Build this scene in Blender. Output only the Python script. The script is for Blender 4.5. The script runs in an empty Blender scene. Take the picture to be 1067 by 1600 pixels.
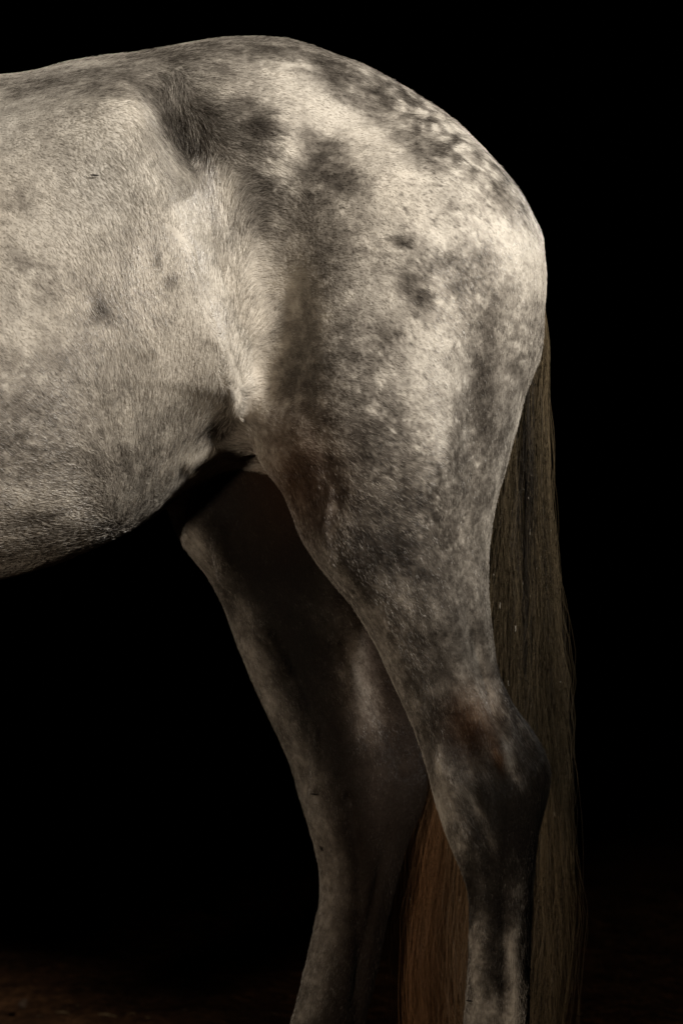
import bpy, math, random
import numpy as np
from mathutils import Vector, Matrix

# ------------------------------------------------------------------ camera, world, lights
S, D, CZ = 1220.0, 5.0, 0.889            # photo pixels per metre at the horse's mid plane, camera distance, camera height
sc = bpy.context.scene
cam_d = bpy.data.cameras.new('camera'); cam = bpy.data.objects.new('camera', cam_d)
sc.collection.objects.link(cam); sc.camera = cam
cam.location = (0, -D, CZ); cam.rotation_euler = (math.pi/2, 0, 0)
cam_d.sensor_fit = 'VERTICAL'; cam_d.sensor_height = 24.0; cam_d.sensor_width = 16.0
cam_d.lens = 24.0*D/(1600/S); cam_d.clip_end = 200
cam_d.dof.use_dof = True; cam_d.dof.focus_distance = D-0.27; cam_d.dof.aperture_fstop = 5.6

w = bpy.data.worlds.new('World'); sc.world = w; w.use_nodes = True
w.node_tree.nodes['Background'].inputs[0].default_value = (0, 0, 0, 1)
w.node_tree.nodes['Background'].inputs[1].default_value = 0.0

def spot(name, loc, aim, power, colour, angle, blend, radius):
    l = bpy.data.lights.new(name, 'SPOT'); l.energy = power; l.color = colour
    l.spot_size = math.radians(angle); l.spot_blend = blend; l.shadow_soft_size = radius
    o = bpy.data.objects.new(name, l); sc.collection.objects.link(o)
    o.location = loc; o.rotation_euler = (Vector(aim)-Vector(loc)).to_track_quat('-Z', 'Y').to_euler()
    return o
spot('key_lamp', (2.4, -2.85, 2.9), (-0.10, 0.0, 1.32), 1350, (1.0, 0.945, 0.88), 26, 1.0, 0.20)
spot('fill_lamp', (-2.0, -3.9, 1.0), (-0.03, 0.1, 0.46), 225, (1.0, 0.83, 0.66), 31, 1.0, 0.15)

sc.view_settings.view_transform = 'Standard'; sc.view_settings.look = 'None'
sc.view_settings.exposure = 0; sc.view_settings.gamma = 1; sc.view_settings.use_curve_mapping = False
sc.cycles.max_bounces = 5; sc.cycles.diffuse_bounces = 3; sc.cycles.glossy_bounces = 2
try:
    sc.cycles_curves.shape = 'RIBBONS'
except Exception: pass

rng = np.random.default_rng(7)
def tag(o, label=None, cat=None, group=None, kind=None):
    for k, v in (('label', label), ('category', cat), ('group', group), ('kind', kind)):
        if v: o[k] = v
    return o
def wx(px, y=0.0): return (np.asarray(px, float)-533.5)/S*(D+y)/D
def wz(py, y=0.0): return CZ-(np.asarray(py, float)-800)/S*(D+y)/D
def pxy(P):                                # plan of the coat: metres -> side-view chart
    k = D/(D+np.clip(P[:, 1], -.3, .3))
    return 533.5+P[:, 0]*S*k, 800-(P[:, 2]-CZ)*S*k

# ------------------------------------------------------------------ numpy noise
def hash3(i, j, k, seed):
    h = (i.astype(np.int64)*374761393+j.astype(np.int64)*668265263+k.astype(np.int64)*2147483647+seed*1274126177) & 0xffffffff
    h = ((h ^ (h >> 13))*1274126177) & 0xffffffff
    h = ((h ^ (h >> 16))*2246822519) & 0xffffffff
    return ((h ^ (h >> 15)) & 0xffff)/65535.0
def vnoise(P, scale, seed=0):              # value noise -1..1
    Q = P*scale; I = np.floor(Q).astype(np.int64); F = Q-I; F = F*F*(3-2*F)
    r = 0
    for a in (0, 1):
        for b in (0, 1):
            for c in (0, 1):
                wgt = (F[:, 0] if a else 1-F[:, 0])*(F[:, 1] if b else 1-F[:, 1])*(F[:, 2] if c else 1-F[:, 2])
                r = r+wgt*hash3(I[:, 0]+a, I[:, 1]+b, I[:, 2]+c, seed)
    return r*2-1
def fbm(P, scale, seed=0, o=3):
    return sum(vnoise(P, scale*2**k, seed+k*17)*.55**k for k in range(o))/sum(.55**k for k in range(o))

# ------------------------------------------------------------------ horse body as a distance field
H = 0.008
X0, X1, Y0, Y1, Z0, Z1 = -2.16, 0.46, -0.44, 0.44, -0.02, 2.10
gx = np.arange(X0, X1, H); gy = np.arange(Y0, Y1, H); gz = np.arange(Z0, Z1, H)
F = np.full((len(gx), len(gy), len(gz)), 1.0, np.float32)
def smin(a, b, k):
    h = np.clip(k-np.abs(a-b), 0, None)/k
    return np.minimum(a, b)-h*h*k*.25
def blend(d, sl, k):
    F[sl] = smin(F[sl], d.astype(np.float32), k)
def sub(x0, x1, y0, y1, z0, z1):
    f = lambda g, a, b: slice(max(0, int((a-g[0])/H)), min(len(g), int((b-g[0])/H)+2))
    return (f(gx, x0, x1), f(gy, y0, y1), f(gz, z0, z1))
def smooth_table(t, keys, cols, s):
    out = []
    for c in cols:
        v = np.interp(t, keys, c)
        n = max(1, int(s/(t[1]-t[0]))); kern = np.hanning(2*n+3); kern /= kern.sum()
        vp = np.pad(v, n+1, mode='reflect', reflect_type='odd'); out.append(np.convolve(vp, kern, 'valid'))
    return out
def radial(u, v, a, b, n):
    q = (np.abs(u/a)**n+np.abs(v/b)**n)**(1/n); r = np.sqrt(u*u+v*v)+1e-6
    q = np.maximum(q, 1e-3)
    return np.where(q > .02, r*(1-1/q), -np.minimum(a, b))

# torso: rows of (photo px, top py, bottom py, half width) measured at the mid plane; metres ahead of the frame
T = [(-1060, 420, 600, .06), (-1020, 330, 680, .11), (-960, 230, 770, .155), (-860, 120, 850, .19), (-740, 50, 890, .20), (-620, 20, 915, .21),
     (-520, 40, 935, .235), (-400, 80, 940, .265), (-250, 108, 935, .285), (-120, 122, 925, .295),
     (0, 123, 905, .295), (50, 115, 893, .293), (100, 103, 878, .288), (150, 94, 858, .280), (200, 86, 832, .270), (250, 77, 799, .257),
     (300, 68, 762, .243), (350, 60, 728, .230), (400, 57, 712, .222), (450, 62, 716, .220), (500, 77, 745, .218), (560, 99, 748, .212),
     (620, 130, 745, .20), (680, 166, 735, .18), (720, 196, 720, .165), (760, 234, 700, .14), (800, 280, 660, .11), (825, 320, 610, .085), (840, 360, 560, .06)]
T = np.array(T, float); keys = wx(T[:, 0])
top, bot, hw = smooth_table(gx, keys, [wz(T[:, 1]), wz(T[:, 2]), T[:, 3]], .016)
sl = sub(wx(-1060), wx(845), -.42, .42, .5, 1.8)
xi = sl[0]; X = gx[xi][:, None, None]; Y = gy[sl[1]][None, :, None]; Z = gz[sl[2]][None, None, :]
tp = top[xi][:, None, None]; bt = bot[xi][:, None, None]; hh = hw[xi][:, None, None]
cz = bt+(tp-bt)*.47
a = np.where(Z > cz, tp-cz, cz-bt)
d = radial(Z-cz, Y+0*X, a, hh, 2.15)
d = np.maximum(d, X-wx(845)); d = np.maximum(d, wx(-1060)-X)
blend(d, sl, .01)

def leg(rows, side, zr=(0, 1.45), k=.045, n=2.2):
    R = np.array(rows, float); yk = side*R[:, 3]
    zk = wz(R[:, 0], yk); o = np.argsort(zk)
    xf, xb, yc, th = smooth_table(gz, zk[o], [wx(R[:, 1], yk)[o], wx(R[:, 2], yk)[o], yk[o], R[o, 4]], .018)
    sl = sub(xf.min()-.1, xb.max()+.1, min(yk)-.24, max(yk)+.24, zk.min(), zk.max())
    zi = sl[2]; X = gx[sl[0]][:, None, None]; Y = gy[sl[1]][None, :, None]
    xf, xb, yc, th = (v[zi][None, None, :] for v in (xf, xb, yc, th))
    u = X-(xf+xb)/2; v = Y-yc
    d = radial(u, v, (xb-xf)/2, th, n)
    Z = gz[zi][None, None, :]
    d = np.maximum(d, Z-zk.max()); d = np.maximum(d, zk.min()-Z)
    blend(d, sl, k)
# near hind leg: (py, front px, back px, |y| centre, half thickness)
NEAR = [(190, 520, 690, .09, .04), (230, 480, 750, .10, .09), (270, 450, 790, .108, .122), (310, 440, 815, .114, .138), (350, 435, 838, .118, .148), (410, 432, 852, .124, .150),
        (470, 430, 852, .128, .150), (540, 425, 839, .132, .146), (600, 412, 824, .135, .142), (650, 400, 812, .138, .136), (700, 398, 798, .140, .130), (735, 412, 788, .142, .125),
        (765, 440, 779, .143, .119), (800, 455, 770, .144, .111), (850, 472, 763, .145, .100), (900, 510, 762, .146, .089),
        (950, 553, 765, .147, .078), (1000, 582, 771, .147, .068), (1050, 606, 778, .147, .060), (1100, 630, 799, .147, .054), (1150, 650, 835, .147, .050), (1185, 662, 855, .147, .052),
        (1215, 671, 861, .147, .052), (1245, 678, 856, .147, .051), (1300, 695, 841, .147, .044), (1340, 711, 838, .147, .040), (1380, 728, 835, .147, .036), (1410, 733, 833, .147, .034),
        (1500, 729, 829, .147, .032), (1600, 723, 827, .147, .032), (1660, 714, 832, .147, .037), (1710, 704, 836, .147, .040), (1760, 692, 812, .147, .036), (1820, 668, 796, .147, .037),
        (1850, 652, 800, .147, .050), (1925, 622, 815, .147, .060)]
FAR = [(190, 520, 680, .09, .04), (230, 460, 730, .10, .09), (270, 410, 770, .108, .122), (310, 390, 795, .114, .138), (400, 350, 825, .124, .150), (500, 320, 820, .13, .15), (650, 280, 790, .138, .140), (720, 265, 770, .142, .130),
       (760, 258, 755, .143, .124), (800, 262, 742, .144, .116), (835, 274, 730, .145, .108), (870, 298, 722, .146, .098), (900, 322, 712, .146, .090), (950, 350, 695, .147, .080), (1010, 370, 672, .147, .068),
       (1065, 390, 652, .147, .060), (1115, 414, 645, .147, .055), (1155, 436, 652, .147, .053), (1200, 455, 666, .147, .053), (1230, 463, 671, .147, .053), (1270, 476, 660, .147, .050), (1310, 487, 642, .147, .045), (1350, 497, 630, .147, .040),
       (1400, 501, 616, .147, .034), (1450, 492, 604, .147, .032), (1510, 478, 592, .147, .032), (1560, 463, 582, .147, .032), (1600, 452, 572, .147, .032), (1660, 428, 560, .147, .037), (1700, 412, 552, .147, .040),
       (1750, 388, 520, .147, .036), (1800, 360, 492, .147, .037), (1825, 345, 492, .147, .050), (1866, 322, 500, .147, .058)]
leg(NEAR, -1); leg(FAR, 1)
FORE = [(700, -830, -480, .12, .09), (800, -800, -520, .15, .10), (900, -785, -590, .16, .085), (1000, -770, -620, .16, .07), (1150, -755, -640, .155, .052), (1280, -755, -645, .155, .048),
        (1340, -752, -650, .155, .048), (1400, -742, -655, .155, .036), (1560, -740, -652, .155, .032), (1650, -752, -642, .155, .040), (1700, -760, -640, .155, .040), (1770, -785, -665, .155, .036),
        (1825, -808, -670, .155, .050), (1890, -835, -660, .155, .060)]
leg(FORE, -1, k=.06); leg([(p, a+70, b+70, c, e) for p, a, b, c, e in FORE], 1, k=.06)

def cone(p0, p1, r0, r1, k, sy=1.0):
    p0, p1 = np.array(p0, float), np.array(p1, float); R = max(r0, r1)+.07
    lo = np.minimum(p0, p1)-R; hi = np.maximum(p0, p1)+R
    sl = sub(lo[0], hi[0], lo[1], hi[1], lo[2], hi[2])
    X = gx[sl[0]][:, None, None]; Y = gy[sl[1]][None, :, None]; Z = gz[sl[2]][None, None, :]
    ax = p1-p0; L = ax@ax
    t = np.clip(((X-p0[0])*ax[0]+(Y-p0[1])*ax[1]*sy+(Z-p0[2])*ax[2])/L, 0, 1)
    d = np.sqrt((X-p0[0]-t*ax[0])**2+((Y-p0[1]-t*ax[1])/sy)**2+(Z-p0[2]-t*ax[2])**2)-(r0+(r1-r0)*t)
    blend(d*min(sy, 1), sl, k)
# neck, head and ears, ahead of the frame
cone((-1.02, 0, 1.28), (-1.55, 0, 1.68), .26, .135, .10, .62)
cone((-1.50, 0, 1.68), (-1.63, 0, 1.80), .135, .11, .06, .7)
cone((-1.64, 0, 1.76), (-1.97, 0, 1.46), .115, .062, .05, .62)
cone((-1.62, 0, 1.66), (-1.74, 0, 1.58), .11, .09, .05, .55)
cone((-1.93, 0, 1.46), (-1.99, 0, 1.42), .065, .055, .03, .75)
for s in (-1, 1): cone((-1.58, s*.05, 1.86), (-1.585, s*.075, 1.99), .028, .010, .03)

# ------------------------------------------------------------------ surface nets
def surface_nets(F):
    s = F < 0
    nx, ny, nz = F.shape
    cnt = np.zeros((nx-1, ny-1, nz-1), np.uint8)
    for i in (0, 1):
        for j in (0, 1):
            for k in (0, 1):
                cnt += s[i:nx-1+i, j:ny-1+j, k:nz-1+k]
    act = (cnt > 0) & (cnt < 8)
    idx = np.full(act.shape, -1, np.int64); c = np.argwhere(act); idx[act] = np.arange(len(c))
    acc = np.zeros((len(c), 3)); n = np.zeros(len(c))
    corners = [(i, j, k) for i in (0, 1) for j in (0, 1) for k in (0, 1)]
    val = {q: F[c[:, 0]+q[0], c[:, 1]+q[1], c[:, 2]+q[2]].astype(float) for q in corners}
    for q in corners:
        for ax in range(3):
            if q[ax] == 0:
                q2 = tuple(1 if m == ax else q[m] for m in range(3))
                a, b = val[q], val[q2]; m = (a < 0) != (b < 0)
                t = np.where(m, a/np.where(m, a-b, 1), 0)
                p = np.array(q, float)[None, :].repeat(len(c), 0); p[:, ax] = t
                acc[m] += p[m]; n[m] += 1
    V = (c+acc/n[:, None])*H+np.array([gx[0], gy[0], gz[0]])
    faces = []
    for ax in range(3):
        s0 = [slice(None)]*3; s1 = [slice(None)]*3; s0[ax] = slice(0, -1); s1[ax] = slice(1, None)
        e = s[tuple(s0)] != s[tuple(s1)]
        E = np.argwhere(e); b, cx = (ax+1) % 3, (ax+2) % 3
        E = E[(E[:, b] > 0) & (E[:, cx] > 0) & (E[:, b] < F.shape[b]-1) & (E[:, cx] < F.shape[cx]-1)]
        ins = s[E[:, 0], E[:, 1], E[:, 2]]
        def cell(db, dc):
            Q = E.copy(); Q[:, b] += db; Q[:, cx] += dc; return idx[Q[:, 0], Q[:, 1], Q[:, 2]]
        f = np.stack([cell(-1, -1), cell(0, -1), cell(0, 0), cell(-1, 0)], 1)
        f[~ins] = f[~ins][:, ::-1]
        faces.append(f)
    return V, np.concatenate(faces)
V, Q = surface_nets(F)
del F
E = np.concatenate([Q[:, [0, 1]], Q[:, [1, 2]], Q[:, [2, 3]], Q[:, [3, 0]]])
E = np.concatenate([E, E[:, ::-1]])
deg = np.bincount(E[:, 0], minlength=len(V)).astype(float)[:, None]
def lap(V, f):
    A = np.stack([np.bincount(E[:, 0], V[E[:, 1], k], len(V)) for k in range(3)], 1)/deg
    return V+f*(A-V)
for _ in range(5): V = lap(V, .55); V = lap(V, -.57)
for _ in range(2): V = lap(V, .5)

def make_mesh(name, V, Q):
    me = bpy.data.meshes.new(name); me.vertices.add(len(V)); me.vertices.foreach_set('co', V.astype(np.float32).ravel())
    n = Q.shape[1]
    me.loops.add(Q.size); me.loops.foreach_set('vertex_index', Q.astype(np.int32).ravel())
    me.polygons.add(len(Q)); me.polygons.foreach_set('loop_start', np.arange(0, Q.size, n, dtype=np.int32))
    me.update(calc_edges=True); me.validate(); me.polygons.foreach_set('use_smooth', np.ones(len(me.polygons), bool))
    me.update(); return me
base = make_mesh('base', V, Q)
tmp = bpy.data.objects.new('tmp', base); sc.collection.objects.link(tmp)
m = tmp.modifiers.new('s', 'SUBSURF'); m.levels = 1; m.render_levels = 1
dg = bpy.context.evaluated_depsgraph_get()
body_me = bpy.data.meshes.new_from_object(tmp.evaluated_get(dg)); body_me.name = 'body'
bpy.data.objects.remove(tmp); bpy.data.meshes.remove(base)
NV = len(body_me.vertices)
V = np.empty(NV*3, np.float32); body_me.vertices.foreach_get('co', V); V = V.reshape(-1, 3).astype(float)
def normals(me):
    n = np.empty(len(me.vertices)*3, np.float32); me.vertices.foreach_get('normal', n); return n.reshape(-1, 3).astype(float)
N = normals(body_me)

# ------------------------------------------------------------------ anatomy: hollows (+) and bulges (-), (px, py, rx, ry, angle, metres)
def gauss(px, py, cx, cy, rx, ry, ang, p=1.0):
    a = math.radians(ang); u = (px-cx)*math.cos(a)+(py-cy)*math.sin(a); v = -(px-cx)*math.sin(a)+(py-cy)*math.cos(a)
    return np.exp(-(((u/rx)**2+(v/ry)**2)**p))
def stroke(px, py, pts, r, soft=1.0):          # distance-based ridge or groove along a polyline
    best = np.full(len(px), 1e9); pts = np.array(pts, float)
    for (x0, y0), (x1, y1) in zip(pts[:-1], pts[1:]):
        dx, dy = x1-x0, y1-y0; t = np.clip(((px-x0)*dx+(py-y0)*dy)/(dx*dx+dy*dy), 0, 1)
        best = np.minimum(best, (px-x0-t*dx)**2+(py-y0-t*dy)**2)
    return np.exp(-best/(r*r))
FORMS = [(290, 205, 40, 76, -28, .037), (352, 330, 40, 90, -18, .014),
         (350, 672, 26, 24, 0, .004), (420, 215, 40, 50, 0, -.012),
         (200, 240, 50, 110, -22, -.006), (620, 330, 130, 150, 0, -.012), (600, 620, 90, 120, 0, -.008), (470, 760, 60, 60, 30, .006),
         (800, 380, 40, 90, 0, -.006), (745, 640, 22, 150, 4, .010), (690, 700, 40, 120, 4, -.005), (735, 1000, 16, 90, -6, .006),
         (762, 1060, 13, 70, -14, .018), (680, 960, 40, 90, -20, -.006), (775, 1168, 18, 34, -20, -.013), (800, 1205, 20, 25, 0, .005),
         (725, 1165, 18, 44, -15, .011), (700, 1205, 16, 36, -18, -.008), (745, 1262, 18, 34, 0, .009), (775, 1300, 14, 60, -10, -.005), (818, 1150, 12, 36, -30, .006), (835, 1190, 14, 30, 0, -.003),
         (787, 1500, 7, 130, 0, .007), (752, 1490, 14, 140, 2, -.003), (806, 1500, 8, 130, 0, -.003)]
STROKES = [([(325, 400), (350, 500), (368, 580)], 24, .010), ([(346, 545), (362, 582), (374, 608)], 8, .010), ([(255, 330), (290, 430), (322, 520), (345, 585)], 40, -.009), ([(345, 580), (364, 618), (382, 646)], 11, -.005), ([(330, 520), (372, 600), (398, 655)], 16, -.006),
           ([(395, 600), (408, 640), (402, 660)], 12, -.005), ([(422, 480), (432, 510), (430, 560), (410, 650), (395, 690)], 64, .015), ([(490, 250), (510, 420), (500, 560)], 50, -.006),
           ([(300, 724), (335, 706), (370, 696)], 9, -.006), ([(240, 150), (300, 140), (380, 160)], 16, .004),
           ([(560, 160), (640, 250), (700, 400), (730, 560), (728, 740)], 26, .003), ([(512, 770), (505, 830), (530, 900), (575, 960)], 6, -.003),
           ([(465, 620), (500, 700), (520, 780)], 20, .004)]
FFORMS = [(545, 1040, 26, 120, -14, -.010), (600, 1080, 18, 90, -14, .012), (470, 1080, 12, 90, -20, .006), (330, 850, 20, 60, -24, -.008),
          (575, 1450, 7, 150, 12, .006), (560, 1170, 20, 40, 0, -.006)]
FSTROKES = [([(305, 790), (288, 850), (312, 905)], 8, -.008), ([(420, 990), (462, 1080), (488, 1140), (492, 1230)], 8, -.010), ([(448, 1060), (478, 1130), (480, 1220)], 12, .008), ([(342, 815), (352, 900), (412, 990)], 12, -.008), ([(325, 830), (332, 900), (380, 980)], 12, .006), ([(540, 1010), (585, 1100), (632, 1190)], 14, .008), ([(545, 1250), (560, 1350), (560, 1600)], 10, .006)]
px, py = pxy(V); near = V[:, 1] < 0
side = np.clip(np.abs(N[:, 1])*1.6, 0, 1)
outer = np.where(near, N[:, 1] < .1, N[:, 1] > -.1)
dn = np.zeros(NV); df = np.zeros(NV)
for f in FORMS: dn += gauss(px, py, *f[:5])*f[5]
for s in STROKES: dn += stroke(px, py, s[0], s[1])*s[2]
yl = np.interp(py, [120, 175, 290, 420, 540, 600, 660], [190, 202, 234, 282, 330, 360, 380]); ul = px-yl
step = np.exp(-(ul/np.where(ul < 0, 135, 34))**2)*np.interp(py, [110, 185, 590, 715], [0, 1, 1, 0])**1.3
dn -= .030*step
for f in FFORMS: df += gauss(px, py, *f[:5])*f[5]
for s in FSTROKES: df += stroke(px, py, s[0], s[1])*s[2]
dtot = np.where(near, np.where(N[:, 1] < .15, dn, 0), np.where(N[:, 1] > -.15, np.where(py < 760, dn, 0), 0))
dtot = np.where(~near & (N[:, 1] < .15) & (py > 790), df, dtot)
lowf = fbm(V, 9, 3, 2)*.0035+fbm(V*[1, 1, .6], 30, 5, 2)*.0009
V = V-N*(dtot*side+lowf)[:, None]*1.0
body_me.vertices.foreach_set('co', V.astype(np.float32).ravel()); body_me.update()
for _ in range(0): pass
N = normals(body_me)

# ------------------------------------------------------------------ coat pattern plus painted-in light and shade: share of dark hair 0..1
DARK = [(330, 84, 190, 34, -6, .45), (430, 84, 130, 26, 8, .35), (620, 160, 110, 26, 32, .35), (60, 132, 110, 20, -8, .30), (560, 132, 130, 30, 28, .50), (700, 235, 100, 34, 42, .55), (790, 300, 60, 22, 60, .45),
        (200, 148, 90, 22, -4, .38), (266, 178, 28, 46, -30, .52), (292, 240, 30, 46, -35, .46), (318, 225, 50, 46, 30, .42), (355, 185, 50, 34, 0, .40), (400, 185, 36, 30, 10, .50), (400, 255, 34, 50, -35, .42),  # flank hollow blobs: dark coat and painted shade together
        (500, 255, 34, 46, 0, .50), (548, 280, 32, 36, 20, .50), (440, 350, 36, 60, -20, .14), (412, 300, 34, 60, -30, .34), (505, 350, 38, 80, 0, .27), (490, 470, 44, 110, 4, .16), (455, 580, 30, 90, 4, .08),
        (395, 330, 24, 60, -25, .30), (530, 560, 60, 80, 0, .36), (600, 540, 34, 36, 0, .34), (480, 640, 70, 60, 0, .40), (560, 380, 36, 40, 0, .25),
        (655, 450, 20, 36, -22, .55), (628, 382, 15, 14, 0, .50), (700, 330, 20, 26, -30, .18), (745, 440, 60, 40, 20, .30), (700, 400, 40, 20, 20, .2), (775, 520, 60, 60, 0, .42),
        (830, 330, 22, 46, -25, .28), (835, 560, 26, 80, 10, .42), (755, 650, 40, 100, 4, .62), (610, 640, 60, 40, 30, .35), (570, 680, 60, 50, 20, .50), (600, 780, 80, 60, 10, .55),
        (615, 860, 90, 46, 10, .62), (700, 800, 70, 90, 0, .45), (520, 760, 60, 70, 0, .48), (730, 930, 50, 90, 0, .40), (560, 900, 70, 60, 40, .50), (640, 980, 80, 90, 50, .34), (690, 1060, 70, 80, 0, .40),
        (795, 720, 30, 100, 0, .30), (720, 1150, 50, 55, 0, .62), (798, 1085, 26, 70, -14, .92), (835, 1240, 50, 140, 0, .99), (800, 1300, 50, 90, 0, .88), (760, 1290, 40, 90, 0, .4), (770, 1210, 46, 70, 0, .60), (800, 1370, 46, 80, 0, .80), (690, 1140, 40, 80, -15, .40),
        (750, 1330, 60, 60, 0, .30), (720, 1250, 30, 90, -15, .38), (775, 1500, 20, 110, 0, .62), (740, 1400, 40, 40, 0, .5), (760, 1420, 60, 40, 0, .50), (832, 1480, 10, 200, 0, .9), (740, 1520, 26, 150, 0, .42), (760, 1800, 200, 120, 0, .8),
        (50, 700, 130, 90, 0, .24), (190, 740, 110, 50, -30, .20), (90, 840, 160, 40, -15, .34), (40, 560, 90, 50, 0, .10), (170, 475, 12, 15, 0, .50), (276, 430, 8, 10, 0, .50), (150, 460, 50, 20, 20, .12),
        (348, 672, 20, 22, 0, .38), (455, 735, 46, 52, 20, .55), (480, 790, 40, 70, -20, .5), (255, 400, 8, 10, 0, .3), (60, 420, 40, 14, 30, .16), (30, 320, 20, 20, 0, .10), (-300, 500, 220, 300, 0, .2), (-900, 400, 300, 500, 0, .35)]  # thigh-front and stifle blobs paint shade into the coat
LIGHT = [(120, 330, 150, 110, 0, .10), (210, 205, 22, 52, -12, .9), (240, 300, 26, 60, -18, .9), (285, 400, 30, 70, -20, .8), (318, 335, 26, 40, 0, .8), (310, 520, 30, 60, -30, .8), (360, 610, 14, 34, -30, .7), (408, 580, 16, 70, 0, .8), (460, 415, 26, 50, 0, .55), (330, 708, 24, 7, -20, .7), (350, 300, 28, 50, 0, .40), (360, 480, 36, 120, -8, .30), (470, 150, 80, 26, 25, .35), (550, 200, 46, 34, 35, .45), (620, 270, 50, 30, 45, .40),  # flank ridge, rolls and lip: catching light painted as paler hair
         (740, 310, 46, 40, 30, .50), (660, 330, 34, 40, 20, .2), (640, 530, 44, 40, 40, .26), (700, 560, 40, 40, 0, .25), (830, 390, 26, 24, 0, .3), (720, 225, 10, 8, 30, .35), (690, 205, 11, 7, 30, .35), (752, 255, 9, 8, 40, .35),
         (660, 180, 12, 7, 30, .25), (780, 285, 9, 8, 40, .3), (812, 440, 10, 24, 0, .25), (795, 560, 12, 30, 10, .24), (825, 500, 9, 24, 0, .24), (775, 590, 14, 26, 0, .18), (806, 1470, 10, 75, 2, .75), (742, 1540, 14, 90, 0, .75), (690, 1240, 16, 80, -15, .4), (612, 1040, 22, 90, -25, .35), (768, 1575, 34, 22, 0, .55),
         (742, 1262, 12, 44, -32, .65), (792, 1172, 10, 34, -40, .80), (808, 1190, 8, 26, -30, .6), (770, 1320, 8, 30, -20, .4), (700, 1330, 12, 50, -20, .4), (745, 1460, 10, 60, 0, .25), (640, 620, 40, 30, 0, .15), (660, 680, 30, 60, 0, .16), (650, 930, 50, 24, 30, .2)]
def cells(u, v, seed):                      # distance to the nearest dapple centre
    iu, iv = np.floor(u), np.floor(v); best = np.full(len(u), 9.0)
    for a in (-1, 0, 1):
        for b in (-1, 0, 1):
            ci, cj = (iu+a).astype(np.int64), (iv+b).astype(np.int64)
            hx = hash3(ci, cj, 0*ci, seed); hy = hash3(ci, cj, 0*ci+5, seed)
            best = np.minimum(best, (iu+a+.15+.7*hx-u)**2+(iv+b+.15+.7*hy-v)**2)
    return np.sqrt(best)
def lic(P, dirs, f, seed, L=.012, n=5, o=2):    # noise drawn out along the lie of the hair
    if dirs is None: return fbm(P, f, seed, o)
    return sum(fbm(P+dirs*t, f, seed, o) for t in np.linspace(-L, L, n))/n*1.7
def darkness(P, dirs=None):
    px, py = pxy(P)
    wv = np.stack([fbm(P, 14, 40), fbm(P, 14, 60)], 1)
    w2 = np.stack([fbm(P, 60, 41, 2), fbm(P, 60, 61, 2)], 1)
    qx = px+wv[:, 0]*26+w2[:, 0]*9; qy = py+wv[:, 1]*26+w2[:, 1]*9
    d = np.full(len(P), .06)
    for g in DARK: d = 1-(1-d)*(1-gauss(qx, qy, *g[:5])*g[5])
    l = np.zeros(len(P))
    for g in LIGHT: l = 1-(1-l)*(1-gauss(qx, qy, *g[:5])*g[5])
    d = d*(1-l*.9)*np.interp(py, [880, 1080], [.86, 1.0])
    groin_shade = np.clip(1-np.abs(P[:, 1])/.05, 0, 1)**.5*np.clip((py-735)/40, 0, 1)*np.clip((px-140)/70, 0, 1)*(py < 860)*(px < 480)
    d = 1-(1-d)*(1-.95*groin_shade)  # shade of the gap between belly and thigh painted into the coat
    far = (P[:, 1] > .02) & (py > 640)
    fd = np.full(len(P), 1.0)  # far leg: shade on its inner side painted as dark hair
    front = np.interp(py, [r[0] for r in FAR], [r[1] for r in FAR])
    fd -= .68*np.exp(-(np.clip(px-front-20, 0, None)/30)**2)  # lit front strip of the far leg painted paler
    fd -= .70*gauss(qx, qy, 558, 1050, 34, 115, -14)  # crescent of light painted on the far gaskin
    fd -= .22*gauss(qx, qy, 292, 850, 30, 55, -20)-.25*gauss(qx, qy, 350, 930, 26, 40, 0)  # far stifle front painted paler against the key's shadow
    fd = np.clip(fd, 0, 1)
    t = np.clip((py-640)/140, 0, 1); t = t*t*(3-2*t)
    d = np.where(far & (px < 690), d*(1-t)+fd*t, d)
    c45 = math.cos(.66); s45 = math.sin(.66)
    cu = (qx*c45+qy*s45)/25; cv = (-qx*s45+qy*c45)/16
    dap = np.clip(1.25-cells(cu, cv, 9)*2.0, -.6, 1)
    reg = np.clip(gauss(px, py, 715, 225, 130, 42, 44)+gauss(px, py, 815, 500, 34, 110, 6)*.8+gauss(px, py, 600, 150, 80, 30, 30)*.5, 0, 1)
    d = d-reg*dap*.52*np.clip(d*2.2, 0, 1)
    amp = np.where(far, .26, .17)+np.where(far, .8, 1.6)*d*(1-d)*1.7
    n0 = fbm(P, 13, 19, 2); n1 = lic(P, dirs, 42, 11, .016); n2 = lic(P, dirs, 150, 23, .009); n3 = lic(P, dirs, 420, 29, .005, 5, 1)
    salt = gauss(px, py, 640, 730, 90, 170, -8)+gauss(px, py, 700, 430, 90, 140, 0)*.7+gauss(px, py, 80, 720, 130, 120, 0)*.6+gauss(px, py, 750, 1500, 60, 160, 0)*.5
    d = d+amp*(.16*n0+.30*n1+.28*n2+(.14+.22*salt)*n3)
    fl = gauss(px, py, 700, 330, 120, 80, 20)+gauss(px, py, 640, 420, 80, 90, 0)*.8+gauss(px, py, 330, 190, 400, 150, 0)*.25+gauss(px, py, 660, 540, 80, 60, 0)*.8
    d = d+np.clip(fl, 0, 1)*np.clip((lic(P, dirs, 230, 131, .007, 3, 2)-.32)*1.6, 0, .34)
    return np.clip(d, 0.01, .99)
def redness(P):
    px, py = pxy(P)
    r = gauss(px, py, 735, 1125, 36, 44, 0)*.6+gauss(px, py, 776, 1178, 8, 20, -20)*.9
    r += np.where((P[:, 1] > .02) & (py > 800), .14, 0)*np.clip((px-480)/100, 0, 1)
    r += gauss(px, py, 450, 750, 70, 90, 0)*.5  # warm bounce light on the thigh front painted as brown
    return np.clip(r, 0, 1)
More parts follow.
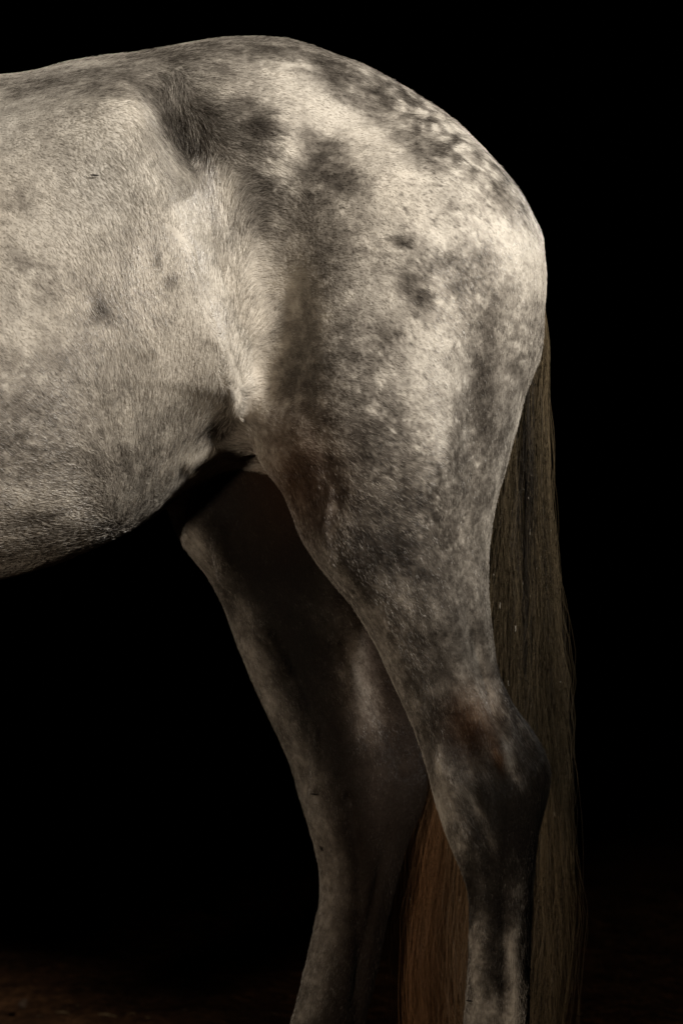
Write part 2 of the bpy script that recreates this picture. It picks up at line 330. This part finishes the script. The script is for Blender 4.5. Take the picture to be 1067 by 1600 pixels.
WHITE = np.array([.62, .57, .485]); BLACK = np.array([.0125, .0101, .0079]); RED = np.array([.045, .019, .008])
def coat_rgb(P, d=None):
    if d is None: d = darkness(P)
    r = redness(P)[:, None]; dk = BLACK*(1-r)+RED*r
    t = d[:, None]
    warm = (fbm(P, 7, 90, 2)*.06)[:, None]*np.array([.3, .6, 1.0])
    return np.clip((WHITE*(1-warm-.02))**(1-t)*dk**t, .003, 1)
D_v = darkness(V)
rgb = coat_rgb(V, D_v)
hoof = (V[:, 2] < .085)
rgb[hoof] = [.05, .04, .032]
ca = body_me.color_attributes.new('coat', 'FLOAT_COLOR', 'POINT')
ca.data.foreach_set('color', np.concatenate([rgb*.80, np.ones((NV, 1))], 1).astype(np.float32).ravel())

def node_mat(name):
    m = bpy.data.materials.new(name); m.use_nodes = True; nt = m.node_tree
    return m, nt, nt.nodes['Principled BSDF']
m_skin, nt, b = node_mat('short_coat_skin')
at = nt.nodes.new('ShaderNodeAttribute'); at.attribute_name = 'coat'
tc = nt.nodes.new('ShaderNodeTexCoord'); nz = nt.nodes.new('ShaderNodeTexNoise'); nz.inputs['Scale'].default_value = 320; nz.inputs['Detail'].default_value = 3
nt.links.new(tc.outputs['Object'], nz.inputs['Vector'])
bp = nt.nodes.new('ShaderNodeBump'); bp.inputs['Strength'].default_value = .5; bp.inputs['Distance'].default_value = .002
nt.links.new(nz.outputs['Fac'], bp.inputs['Height']); nt.links.new(bp.outputs['Normal'], b.inputs['Normal'])
nt.links.new(at.outputs['Color'], b.inputs['Base Color']); b.inputs['Roughness'].default_value = .75
b.inputs['Specular IOR Level'].default_value = .08
body_me.materials.clear(); body_me.materials.append(m_skin)

horse = bpy.data.objects.new('horse', None); sc.collection.objects.link(horse)
horse.location = (0, 0, 0)
tag(horse, 'dappled grey horse standing side-on with dark hocks, seen from flank to tail', 'horse')
body = bpy.data.objects.new('body', body_me); sc.collection.objects.link(body); body.parent = horse

# ------------------------------------------------------------------ hair
def hair_mat(name, spec, rough, extra=0.0):
    m = bpy.data.materials.new(name); m.use_nodes = True; nt = m.node_tree; nt.nodes.clear()
    out = nt.nodes.new('ShaderNodeOutputMaterial'); at = nt.nodes.new('ShaderNodeAttribute'); at.attribute_name = 'hair_colour'
    df = nt.nodes.new('ShaderNodeBsdfPrincipled'); df.inputs['Roughness'].default_value = rough; df.inputs['Specular IOR Level'].default_value = spec
    nt.links.new(at.outputs['Color'], df.inputs['Base Color'])
    bw = nt.nodes.new('ShaderNodeRGBToBW'); nt.links.new(at.outputs['Color'], bw.inputs[0])
    mr = nt.nodes.new('ShaderNodeMapRange'); mr.inputs[1].default_value = .01; mr.inputs[2].default_value = .35; mr.inputs[3].default_value = spec*.15; mr.inputs[4].default_value = spec
    nt.links.new(bw.outputs[0], mr.inputs[0]); nt.links.new(mr.outputs[0], df.inputs['Specular IOR Level'])
    if extra:
        tr = nt.nodes.new('ShaderNodeBsdfTranslucent'); nt.links.new(at.outputs['Color'], tr.inputs['Color'])
        mx = nt.nodes.new('ShaderNodeMixShader'); mx.inputs[0].default_value = extra
        nt.links.new(df.outputs[0], mx.inputs[1]); nt.links.new(tr.outputs[0], mx.inputs[2]); nt.links.new(mx.outputs[0], out.inputs[0])
    else: nt.links.new(df.outputs[0], out.inputs[0])
    return m
def hair_object(name, P, rad, col, mat, parent):       # P (n,k,3), rad (n,k), col (n,3)
    n, k = P.shape[:2]
    hc = bpy.data.hair_curves.new(name); hc.add_curves([k]*n)
    hc.attributes['position'].data.foreach_set('vector', P.astype(np.float32).ravel())
    ra = hc.attributes.get('radius') or hc.attributes.new('radius', 'FLOAT', 'POINT')
    ra.data.foreach_set('value', rad.astype(np.float32).ravel())
    cc = hc.attributes.new('hair_colour', 'FLOAT_COLOR', 'CURVE' if col.ndim == 2 else 'POINT'); col = col.reshape(-1, 3)
    cc.data.foreach_set('color', np.concatenate([col, np.ones((len(col), 1))], 1).astype(np.float32).ravel())
    hc.materials.append(mat)
    o = bpy.data.objects.new(name, hc); sc.collection.objects.link(o); o.parent = parent
    return o

body_me.calc_loop_triangles()
tri = np.empty(len(body_me.loop_triangles)*3, np.int32); body_me.loop_triangles.foreach_get('vertices', tri); tri = tri.reshape(-1, 3)
A, B, C = V[tri[:, 0]], V[tri[:, 1]], V[tri[:, 2]]
cr = np.cross(B-A, C-A); area = np.linalg.norm(cr, axis=1)/2; tn = cr/np.maximum(np.linalg.norm(cr, axis=1), 1e-12)[:, None]
cen = (A+B+C)/3
facing = np.clip(.35-tn[:, 1], 0, 1.0); facing = np.where(tn[:, 1] < .15, 1.0, np.where(tn[:, 1] < .5, .5, .12))
zone = np.interp(cen[:, 0], [-2.2, -1.0, -.75, -.55, .5], [.05, .08, .35, 1, 1])
zone = zone*np.where(cen[:, 2] < .12, .0, 1)
wgt = area*facing*zone
NH = 700000
ti = rng.choice(len(tri), NH, p=wgt/wgt.sum())
u = rng.random(NH); v = rng.random(NH); f = u+v > 1; u[f] = 1-u[f]; v[f] = 1-v[f]
R = A[ti]+(B-A)[ti]*u[:, None]+(C-A)[ti]*v[:, None]
Nn = N[tri[ti, 0]]*(1-u-v)[:, None]+N[tri[ti, 1]]*u[:, None]+N[tri[ti, 2]]*v[:, None]
Nn /= np.linalg.norm(Nn, axis=1)[:, None]
dens_boost = 1/np.sqrt(np.maximum(facing[ti]*zone[ti], .05))
# lie of the coat: (px, py, dx, dy in the chart, radius, length mm)
LIE = [(-900, 600, .6, 1, 300, 9), (-300, 500, .9, .7, 200, 9), (0, 150, 1, .15, 80, 9), (0, 300, 1, .6, 80, 10), (0, 500, 1, .75, 80, 10), (60, 700, 1, .5, 80, 10), (60, 830, 1, .1, 60, 11),
       (150, 130, 1, .2, 50, 11), (150, 250, .8, .7, 60, 12), (160, 420, .55, 1, 60, 13), (180, 600, .3, 1, 60, 13), (200, 740, .35, 1, 60, 12), (240, 160, .3, .9, 24, 15), (225, 250, .25, 1, 36, 15),
       (270, 150, .05, 1, 20, 19), (250, 210, -.35, 1, 24, 20), (300, 200, .35, 1, 24, 20), (330, 160, 1, .3, 30, 16), (290, 270, -.3, 1, 24, 20), (330, 290, .1, -1, 20, 20), (350, 330, .0, -1, 26, 19),
       (300, 340, -.15, -1, 26, 12), (390, 310, .7, -.6, 26, 17), (350, 400, .15, -1, 30, 17), (250, 410, .1, 1, 36, 12), (340, 450, -.1, -1, 20, 11), (295, 470, .15, 1, 22, 10), (380, 500, .15, -1, 30, 16), (370, 580, .1, -1, 22, 14),
       (410, 500, .8, -.5, 22, 14), (412, 600, .9, .0, 20, 13), (295, 560, .05, 1, 36, 12), (330, 640, -.2, 1, 26, 15), (260, 660, .05, 1, 50, 14), (300, 710, .1, 1, 30, 14), (360, 700, 1, .1, 14, 12),
       (400, 140, 1, .25, 50, 11), (400, 220, 1, .35, 40, 14), (440, 300, .9, .35, 40, 13), (430, 420, 1, -.1, 30, 12), (500, 120, 1, .3, 60, 9), (550, 250, 1, .3, 60, 9), (520, 400, 1, .1, 60, 10), (500, 550, 1, .05, 60, 11),
       (470, 650, .95, .2, 50, 10), (640, 200, 1, .5, 60, 9), (650, 350, 1, .7, 60, 8.5), (640, 500, 1, .55, 60, 8.5), (620, 650, 1, .4, 60, 9), (600, 780, .9, .5, 60, 9), (760, 300, .7, 1, 50, 8.5), (780, 450, .3, 1, 50, 9),
       (740, 560, .2, 1, 50, 9), (820, 500, -.05, 1, 40, 9), (770, 650, -.05, 1, 50, 9), (740, 800, 0, 1, 50, 9), (650, 900, .6, 1, 50, 9), (560, 880, .7, 1, 50, 8), (500, 800, .4, 1, 50, 8), (640, 1000, .6, 1, 40, 9), (720, 1000, .25, 1, 40, 9),
       (700, 1120, .3, 1, 40, 11), (740, 1250, .45, 1, 30, 13), (790, 1180, .35, 1, 30, 13), (760, 1330, .2, 1, 30, 11), (740, 1450, -.05, 1, 40, 9), (800, 1450, -.05, 1, 30, 12), (780, 1600, .0, 1, 40, 10), (840, 1300, 0, 1, 30, 10),
       (350, 950, .35, 1, 60, 9), (420, 1100, .4, 1, 60, 9), (480, 1300, .2, 1, 60, 9), (480, 1500, -.25, 1, 60, 9), (560, 1050, .4, 1, 60, 9), (600, 1300, -.1, 1, 60, 9)]
def lie(P):
    px, py = pxy(P); n = len(P)
    W = np.zeros(n)+1e-9; X = np.zeros(n)+1e-9*.5; Yc = np.zeros(n)+1e-9; Lm = np.zeros(n)+1e-9*10
    for a, b_, dx, dy, r, ln in LIE:
        q = ((px-a)**2+(py-b_)**2)/(r*1.15)**2; g = np.exp(-np.minimum(q, 60))+1e-7/(1+q); h = math.hypot(dx, dy)
        W += g; X += g*dx/h; Yc += g*dy/h; Lm += g*ln
    return X/W, Yc/W, Lm/W/1000
lx, ly, ln = lie(R)
cl = fbm(R, 40, 71, 2)*.45+fbm(R, 160, 75, 1)*.08
ang = np.arctan2(ly, lx)+cl*.5+rng.normal(0, .15, NH)
Dv = np.stack([np.cos(ang), np.zeros(NH), -np.sin(ang)], 1)
topf = np.clip(Nn[:, 2]-.5, 0, 1)[:, None]; Dv = Dv*(1-topf)+topf*np.stack([np.ones(NH), .0*ang, .0*ang], 1)
Dv -= Nn*np.sum(Dv*Nn, 1)[:, None]; Dv /= np.maximum(np.linalg.norm(Dv, axis=1), .05)[:, None]
ln = np.where(ln < .0125, ln*.72, ln*.82)*rng.uniform(.6, 1.25, NH)
lift = np.clip(.20+.05*fbm(R, 70, 81, 2)+rng.normal(0, .10, NH)+np.clip((ln-.012)*25, 0, .2), .08, .8)
s = np.array([0, .35, .7, 1.0])
Pts = R[:, None, :]-Nn[:, None, :]*.0006+Dv[:, None, :]*(ln[:, None]*s)[:, :, None]+Nn[:, None, :]*((ln*lift)[:, None]*(s*(1.15-.55*s)))[:, :, None]
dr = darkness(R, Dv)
pick = rng.random(NH)
dh = np.where(pick < dr, .55+.45*rng.random(NH), .0+.22*rng.random(NH))   # each hair is mostly white or mostly dark
mixw = np.clip(.45+.25*fbm(R, 20, 33, 2), .2, .8); dh = dh*mixw+dr*(1-mixw)
ppx, ppy = pxy(R)
saltR = np.clip(gauss(ppx, ppy, 640, 740, 90, 170, -8)+gauss(ppx, ppy, 700, 420, 90, 150, 0)*.6+gauss(ppx, ppy, 80, 740, 120, 90, 0)*.5, 0, 1)
clump = vnoise(R+Dv*.001, 330, 301)*.6+vnoise(R, 620, 305)*.4
glint = (clump > .30) & (rng.random(NH) < .75*saltR); gloom = (clump < -.25) & (rng.random(NH) < .6*saltR)
dh = np.where(glint, np.minimum(dh, dr*.55)-.05, dh); dh = np.where(gloom, dh+.18, dh)  # sparkle put into the colour: clumps of paler and darker hairs
tip = (glint*.0012)[:, None, None]*Nn[:, None, :]*s[None, :, None]; Pts = Pts+tip
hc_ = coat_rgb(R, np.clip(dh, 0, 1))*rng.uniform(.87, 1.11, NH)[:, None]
hc_ = np.clip(hc_, .002, .95)
rad = (.00019*dens_boost)[:, None]*np.array([1, .9, .65, .12])[None, :]
m_hair = hair_mat('coat_hair', 1.0, .29)
coat = hair_object('coat', Pts, rad, hc_, m_hair, horse)

# ------------------------------------------------------------------ tail
NT = 15000; K = 30
nl = 150; lock = rng.integers(0, nl, NT)
lu = np.clip(.5+(rng.beta(1.2, 1.2, nl)-.5)*1.02, -.02, 1.02)                                    # 0 front edge .. 1 back edge of the plume
lv = rng.normal(0, 1, nl); lph = rng.random(nl)*6.28; lsp = rng.uniform(.6, 1.3, nl)
uu = np.clip(lu[lock]+rng.normal(0, .035, NT)+np.where(rng.random(NT) < .1, rng.normal(0, .06, NT), 0), -.03, 1.12); vv = lv[lock]*.5+rng.normal(0, .45, NT)
tt = np.linspace(0, 1, K)
pyk = np.array([300, 360, 430, 520, 620, 720, 820, 920, 1020, 1120, 1220, 1320, 1420, 1520, 1620, 1740])
L_ = np.array([770, 775, 785, 785, 770, 750, 738, 728, 720, 700, 680, 655, 645, 641, 645, 660])
R_ = np.array([790, 808, 834, 842, 838, 838, 842, 848, 852, 855, 857, 857, 854, 848, 840, 828])
yk = np.array([.0, -.0, .0, .01, .03, .05, .08, .11, .14, .17, .20, .22, .24, .25, .26, .27])
stop = np.where(rng.random(NT) < .75, rng.uniform(.86, 1, NT), rng.uniform(.45, .9, NT))
ti_ = stop[:, None]*tt[None, :]
idx = ti_*15
fpy = np.interp(idx, range(16), pyk); fl = np.interp(idx, range(16), L_); fr = np.interp(idx, range(16), R_); fy = np.interp(idx, range(16), yk)
ue = uu[:, None]+(np.sin(ti_*lsp[lock][:, None]*9+lph[lock][:, None])*.05+np.sin(ti_*lsp[lock][:, None]*23+lph[lock][:, None]*3)*.018)*np.sqrt(ti_)+rng.normal(0, .02, NT)[:, None]*ti_
stray = (rng.random(NT) < .09)[:, None]*rng.normal(-.01, .085, NT)[:, None]*ti_
ue = ue+stray
fpx = fl+(fr-fl)*ue
Yt = fy+vv[:, None]*(.012+.020*ti_)+np.sin(ti_*9+lph[lock][:, None]*2)*.006
walk = np.cumsum(rng.normal(0, 1, (NT, K, 2)), 1)*.0013
lw = np.cumsum(np.random.default_rng(8).normal(0, 1, (nl, K, 2)), 1)[lock]*.0042; lw -= lw.mean(1, keepdims=True)*.5
walk = (walk+lw)*np.sqrt(ti_)[:, :, None]
TP = np.stack([wx(fpx, Yt)+walk[:, :, 0], Yt+walk[:, :, 1], wz(fpy, Yt)], 2)
low = np.clip((ti_-.52)/.2, 0, 1)*np.clip(1.15-uu[:, None]*1.6, 0, 1)
tcol = np.array([.135, .102, .060])*(1-low[:, :, None])+np.array([.145, .074, .034])*low[:, :, None]
tcol = tcol*((.55+.8*np.random.default_rng(3).random(nl)[lock])*rng.uniform(.6, 1.3, NT))[:, None, None]*np.interp(ti_, [0, .3, .6, 1], [.6, .9, 1.45, 1.7])[:, :, None]  # lower tail coloured brighter to offset the near leg's shadow
gr = (np.random.default_rng(4).random(nl)[lock] < .3) & (uu > .45)
tcol[gr] = np.array([.12, .10, .078])*rng.uniform(.5, .9, gr.sum())[:, None, None]
dk = np.random.default_rng(5).random(nl)[lock] < .12
tcol[dk] *= .5
trad = np.full((NT, 1), .00024)*np.linspace(1, .5, K)[None, :]
NG = 260; gi = rng.integers(0, NT, NG); gs = rng.uniform(.25, .95, NG); GPt = []
for q in range(NG):                                    # short pale strands put in as glints on the tail hair
    kk = gs[q]*(K-1); a0 = int(kk); p0 = TP[gi[q], a0]+(TP[gi[q], min(a0+1, K-1)]-TP[gi[q], a0])*(kk-a0)
    dd = Vector((rng.normal(0, .25), rng.normal(0, .25), -1)).normalized()*rng.uniform(.001, .008)
    GPt.append(p0[None, :]+np.array([0, -.012, 0])+np.linspace(0, 1, K)[:, None]*np.array(dd)[None, :])
TP = np.concatenate([TP, np.array(GPt)]); tcol = np.concatenate([tcol, np.tile([.75, .66, .52], (NG, K, 1))*rng.uniform(.2, 1, NG)[:, None, None]])
trad = np.concatenate([trad, np.full((NG, 1), .0005)*np.ones((1, K))*rng.uniform(.6, 1, NG)[:, None]])
hair_object('tail', TP, trad, tcol, hair_mat('tail_hair', .5, .30, .15), horse)
# fleshy dock inside the tail hair is part of the body silhouette under the hair

# ------------------------------------------------------------------ ground
def ground_mat():
    m, nt, b = node_mat('arena_soil')
    tc = nt.nodes.new('ShaderNodeTexCoord')
    n1 = nt.nodes.new('ShaderNodeTexNoise'); n1.inputs['Scale'].default_value = 3.0; n1.inputs['Detail'].default_value = 8
    n2 = nt.nodes.new('ShaderNodeTexNoise'); n2.inputs['Scale'].default_value = 45; n2.inputs['Detail'].default_value = 6
    r = nt.nodes.new('ShaderNodeValToRGB'); r.color_ramp.elements[0].position = .3; r.color_ramp.elements[1].position = .72
    r.color_ramp.elements[0].color = (.008, .004, .002, 1); r.color_ramp.elements[1].color = (.17, .078, .032, 1)
    mx = nt.nodes.new('ShaderNodeMix'); mx.data_type = 'FLOAT'; mx.inputs[0].default_value = .5
    for n in (n1, n2): nt.links.new(tc.outputs['Object'], n.inputs['Vector'])
    nt.links.new(n1.outputs['Fac'], mx.inputs[2]); nt.links.new(n2.outputs['Fac'], mx.inputs[3])
    nt.links.new(mx.outputs[0], r.inputs[0]); nt.links.new(r.outputs[0], b.inputs['Base Color'])
    bp = nt.nodes.new('ShaderNodeBump'); bp.inputs['Strength'].default_value = .8; bp.inputs['Distance'].default_value = .02
    nt.links.new(n2.outputs['Fac'], bp.inputs['Height']); nt.links.new(bp.outputs['Normal'], b.inputs['Normal'])
    b.inputs['Roughness'].default_value = .95; b.inputs['Specular IOR Level'].default_value = .1
    return m
xs = np.concatenate([np.linspace(-20, -3.2, 12), np.linspace(-3, 3, 260), np.linspace(3.2, 20, 12)])
ys = np.concatenate([np.linspace(-12, -1.2, 10), np.linspace(-1, 4.5, 260), np.linspace(4.8, 30, 20)])
GX, GY = np.meshgrid(xs, ys, indexing='ij'); GP = np.stack([GX.ravel(), GY.ravel(), 0*GX.ravel()], 1)
inn = np.clip(1.5-np.abs(GP[:, 0])/3, 0, 1)*np.clip((5-GP[:, 1]), 0, 1)
GP[:, 2] = (fbm(GP, 3, 200, 3)*.020+fbm(GP, 22, 210, 2)*.010)*inn-.012
nx_, ny_ = len(xs), len(ys)
ii, jj = np.meshgrid(np.arange(nx_-1), np.arange(ny_-1), indexing='ij')
q0 = (ii*ny_+jj).ravel(); GQ = np.stack([q0, q0+ny_, q0+ny_+1, q0+1], 1)
gme = make_mesh('ground', GP, GQ); gme.materials.append(ground_mat())
ground = bpy.data.objects.new('ground', gme); sc.collection.objects.link(ground); tag(ground, kind='structure')

# ------------------------------------------------------------------ small debris
def simple_mat(name, c, rough=.8):
    m, nt, b = node_mat(name); nz = nt.nodes.new('ShaderNodeTexNoise'); nz.inputs['Scale'].default_value = 60
    r = nt.nodes.new('ShaderNodeValToRGB'); r.color_ramp.elements[0].color = (*[v*.6 for v in c], 1); r.color_ramp.elements[1].color = (*c, 1)
    nt.links.new(nz.outputs['Fac'], r.inputs[0]); nt.links.new(r.outputs[0], b.inputs['Base Color']); b.inputs['Roughness'].default_value = rough
    return m
m_chaff = simple_mat('dark_chaff', (.02, .014, .01)); m_leaf = simple_mat('dry_leaf', (.07, .038, .018)); m_straw = simple_mat('straw', (.45, .32, .16))
def sliver_mesh(name, L, wd, bend, seed):              # a thin bent husk: lens-shaped, ridged along its middle
    n = 9; r_ = random.Random(seed); vs = []; fs = []
    for i in range(n):
        t = i/(n-1); wv = wd*math.sin(math.pi*(.06+.88*t))**.7; x = (t-.5)*L; z = bend*L*math.sin(math.pi*t)
        ring = [(x, -wv, z), (x, 0, z+wv*.55), (x, wv, z), (x, 0, z-wv*.35)]
        vs += [(a+r_.uniform(-.1, .1)*wd, b_, c) for a, b_, c in ring]
    for i in range(n-1):
        for k in range(4): fs.append((i*4+k, i*4+(k+1) % 4, i*4+4+(k+1) % 4, i*4+4+k))
    fs += [(3, 2, 1, 0), (n*4-4, n*4-3, n*4-2, n*4-1)]
    me = bpy.data.meshes.new(name); me.from_pydata(vs, [], fs); me.update(); return me
vpx, vpy = pxy(V)
def on_coat(cx_, cy_, far=False):
    m_ = (np.abs(vpx-cx_) < 7) & (np.abs(vpy-cy_) < 7) & ((V[:, 1] > 0) if far else (V[:, 1] < 0))
    i = np.where(m_)[0]; i = i[np.argmin(V[i, 1])]; return V[i], N[i]
for cx_, cy_, L, an, far, lab in [(147, 272, .011, 5, False, 'thin dark sliver of chaff lying on the pale upper flank'),
                                  (487, 1243, .009, 5, True, 'dark chaff fleck on the lit front edge of the far hock'),
                                  (500, 1330, .008, 60, True, 'dark chaff fleck low on the far hind leg, below the hock'),
                                  (732, 1560, .008, 8, False, 'dark chaff fleck on the front of the near cannon')]:
    p, nn = on_coat(cx_, cy_, far)
    o = bpy.data.objects.new('chaff', sliver_mesh('chaff', L, .0011, .08, int(cx_))); sc.collection.objects.link(o)
    o.data.materials.append(m_chaff); o.location = Vector(p)+Vector(nn)*.004
    o.rotation_euler = (math.pi/2, math.radians(an), 0); tag(o, lab, 'chaff')
def ground_at(cx_, cy_):
    dist = CZ*S*D/(cy_-800); return (cx_-533.5)/S*dist/D*1.0*D/D*1.0, dist-D
def gpos(cx_, cy_):
    dist = CZ/((cy_-800)/S/D); return ((cx_-533.5)/S/D*dist, dist-D)
x, y = gpos(38, 1576)
vs = []; fs = []                                       # curled leaf with a midrib and toothed edge
for i in range(9):
    t = i/8; wl = .008*math.sin(math.pi*(t*.9+.05))*(1+.2*math.sin(i*2.4))
    for k in (-1, -.5, 0, .5, 1): vs.append((k*wl, .004*math.sin(t*5)+.006*k*k, (t-.3)*.018-.0015*abs(k)))
for i in range(8):
    for k in range(4): a_ = i*5+k; fs.append((a_, a_+1, a_+6, a_+5))
me = bpy.data.meshes.new('dry_leaf'); me.from_pydata(vs, [], fs); me.materials.append(m_leaf)
leaf = bpy.data.objects.new('dry_leaf', me); sc.collection.objects.link(leaf); leaf.location = (x, y, .008); leaf.rotation_euler = (-.5, .5, .3)
md = leaf.modifiers.new('t', 'SOLIDIFY'); md.thickness = .0006
tag(leaf, 'curled brown dry leaf lying on the soil at lower left', 'leaf')
sm = sliver_mesh('straw_bit', .03, .0012, .05, 3); sm.materials.append(m_straw)
for i, (cx_, cy_, an) in enumerate([(98, 1588, .4), (120, 1578, 1.9), (168, 1592, .1), (205, 1590, 2.6), (232, 1596, 1.0), (430, 1590, .6), (60, 1594, 2.2), (290, 1584, 1.4), (878, 1548, .3), (905, 1590, 2.0)]):
    x, y = gpos(cx_, cy_); o = bpy.data.objects.new('straw_bit', sm); sc.collection.objects.link(o)
    o.location = (x, y, .006); o.rotation_euler = (.1, .15, an); o.scale = (rng.uniform(.5, 1.1),)*3
    tag(o, 'tiny pale straw bit lying on the dark soil behind the horse', 'straw', 'straw bits on the soil')
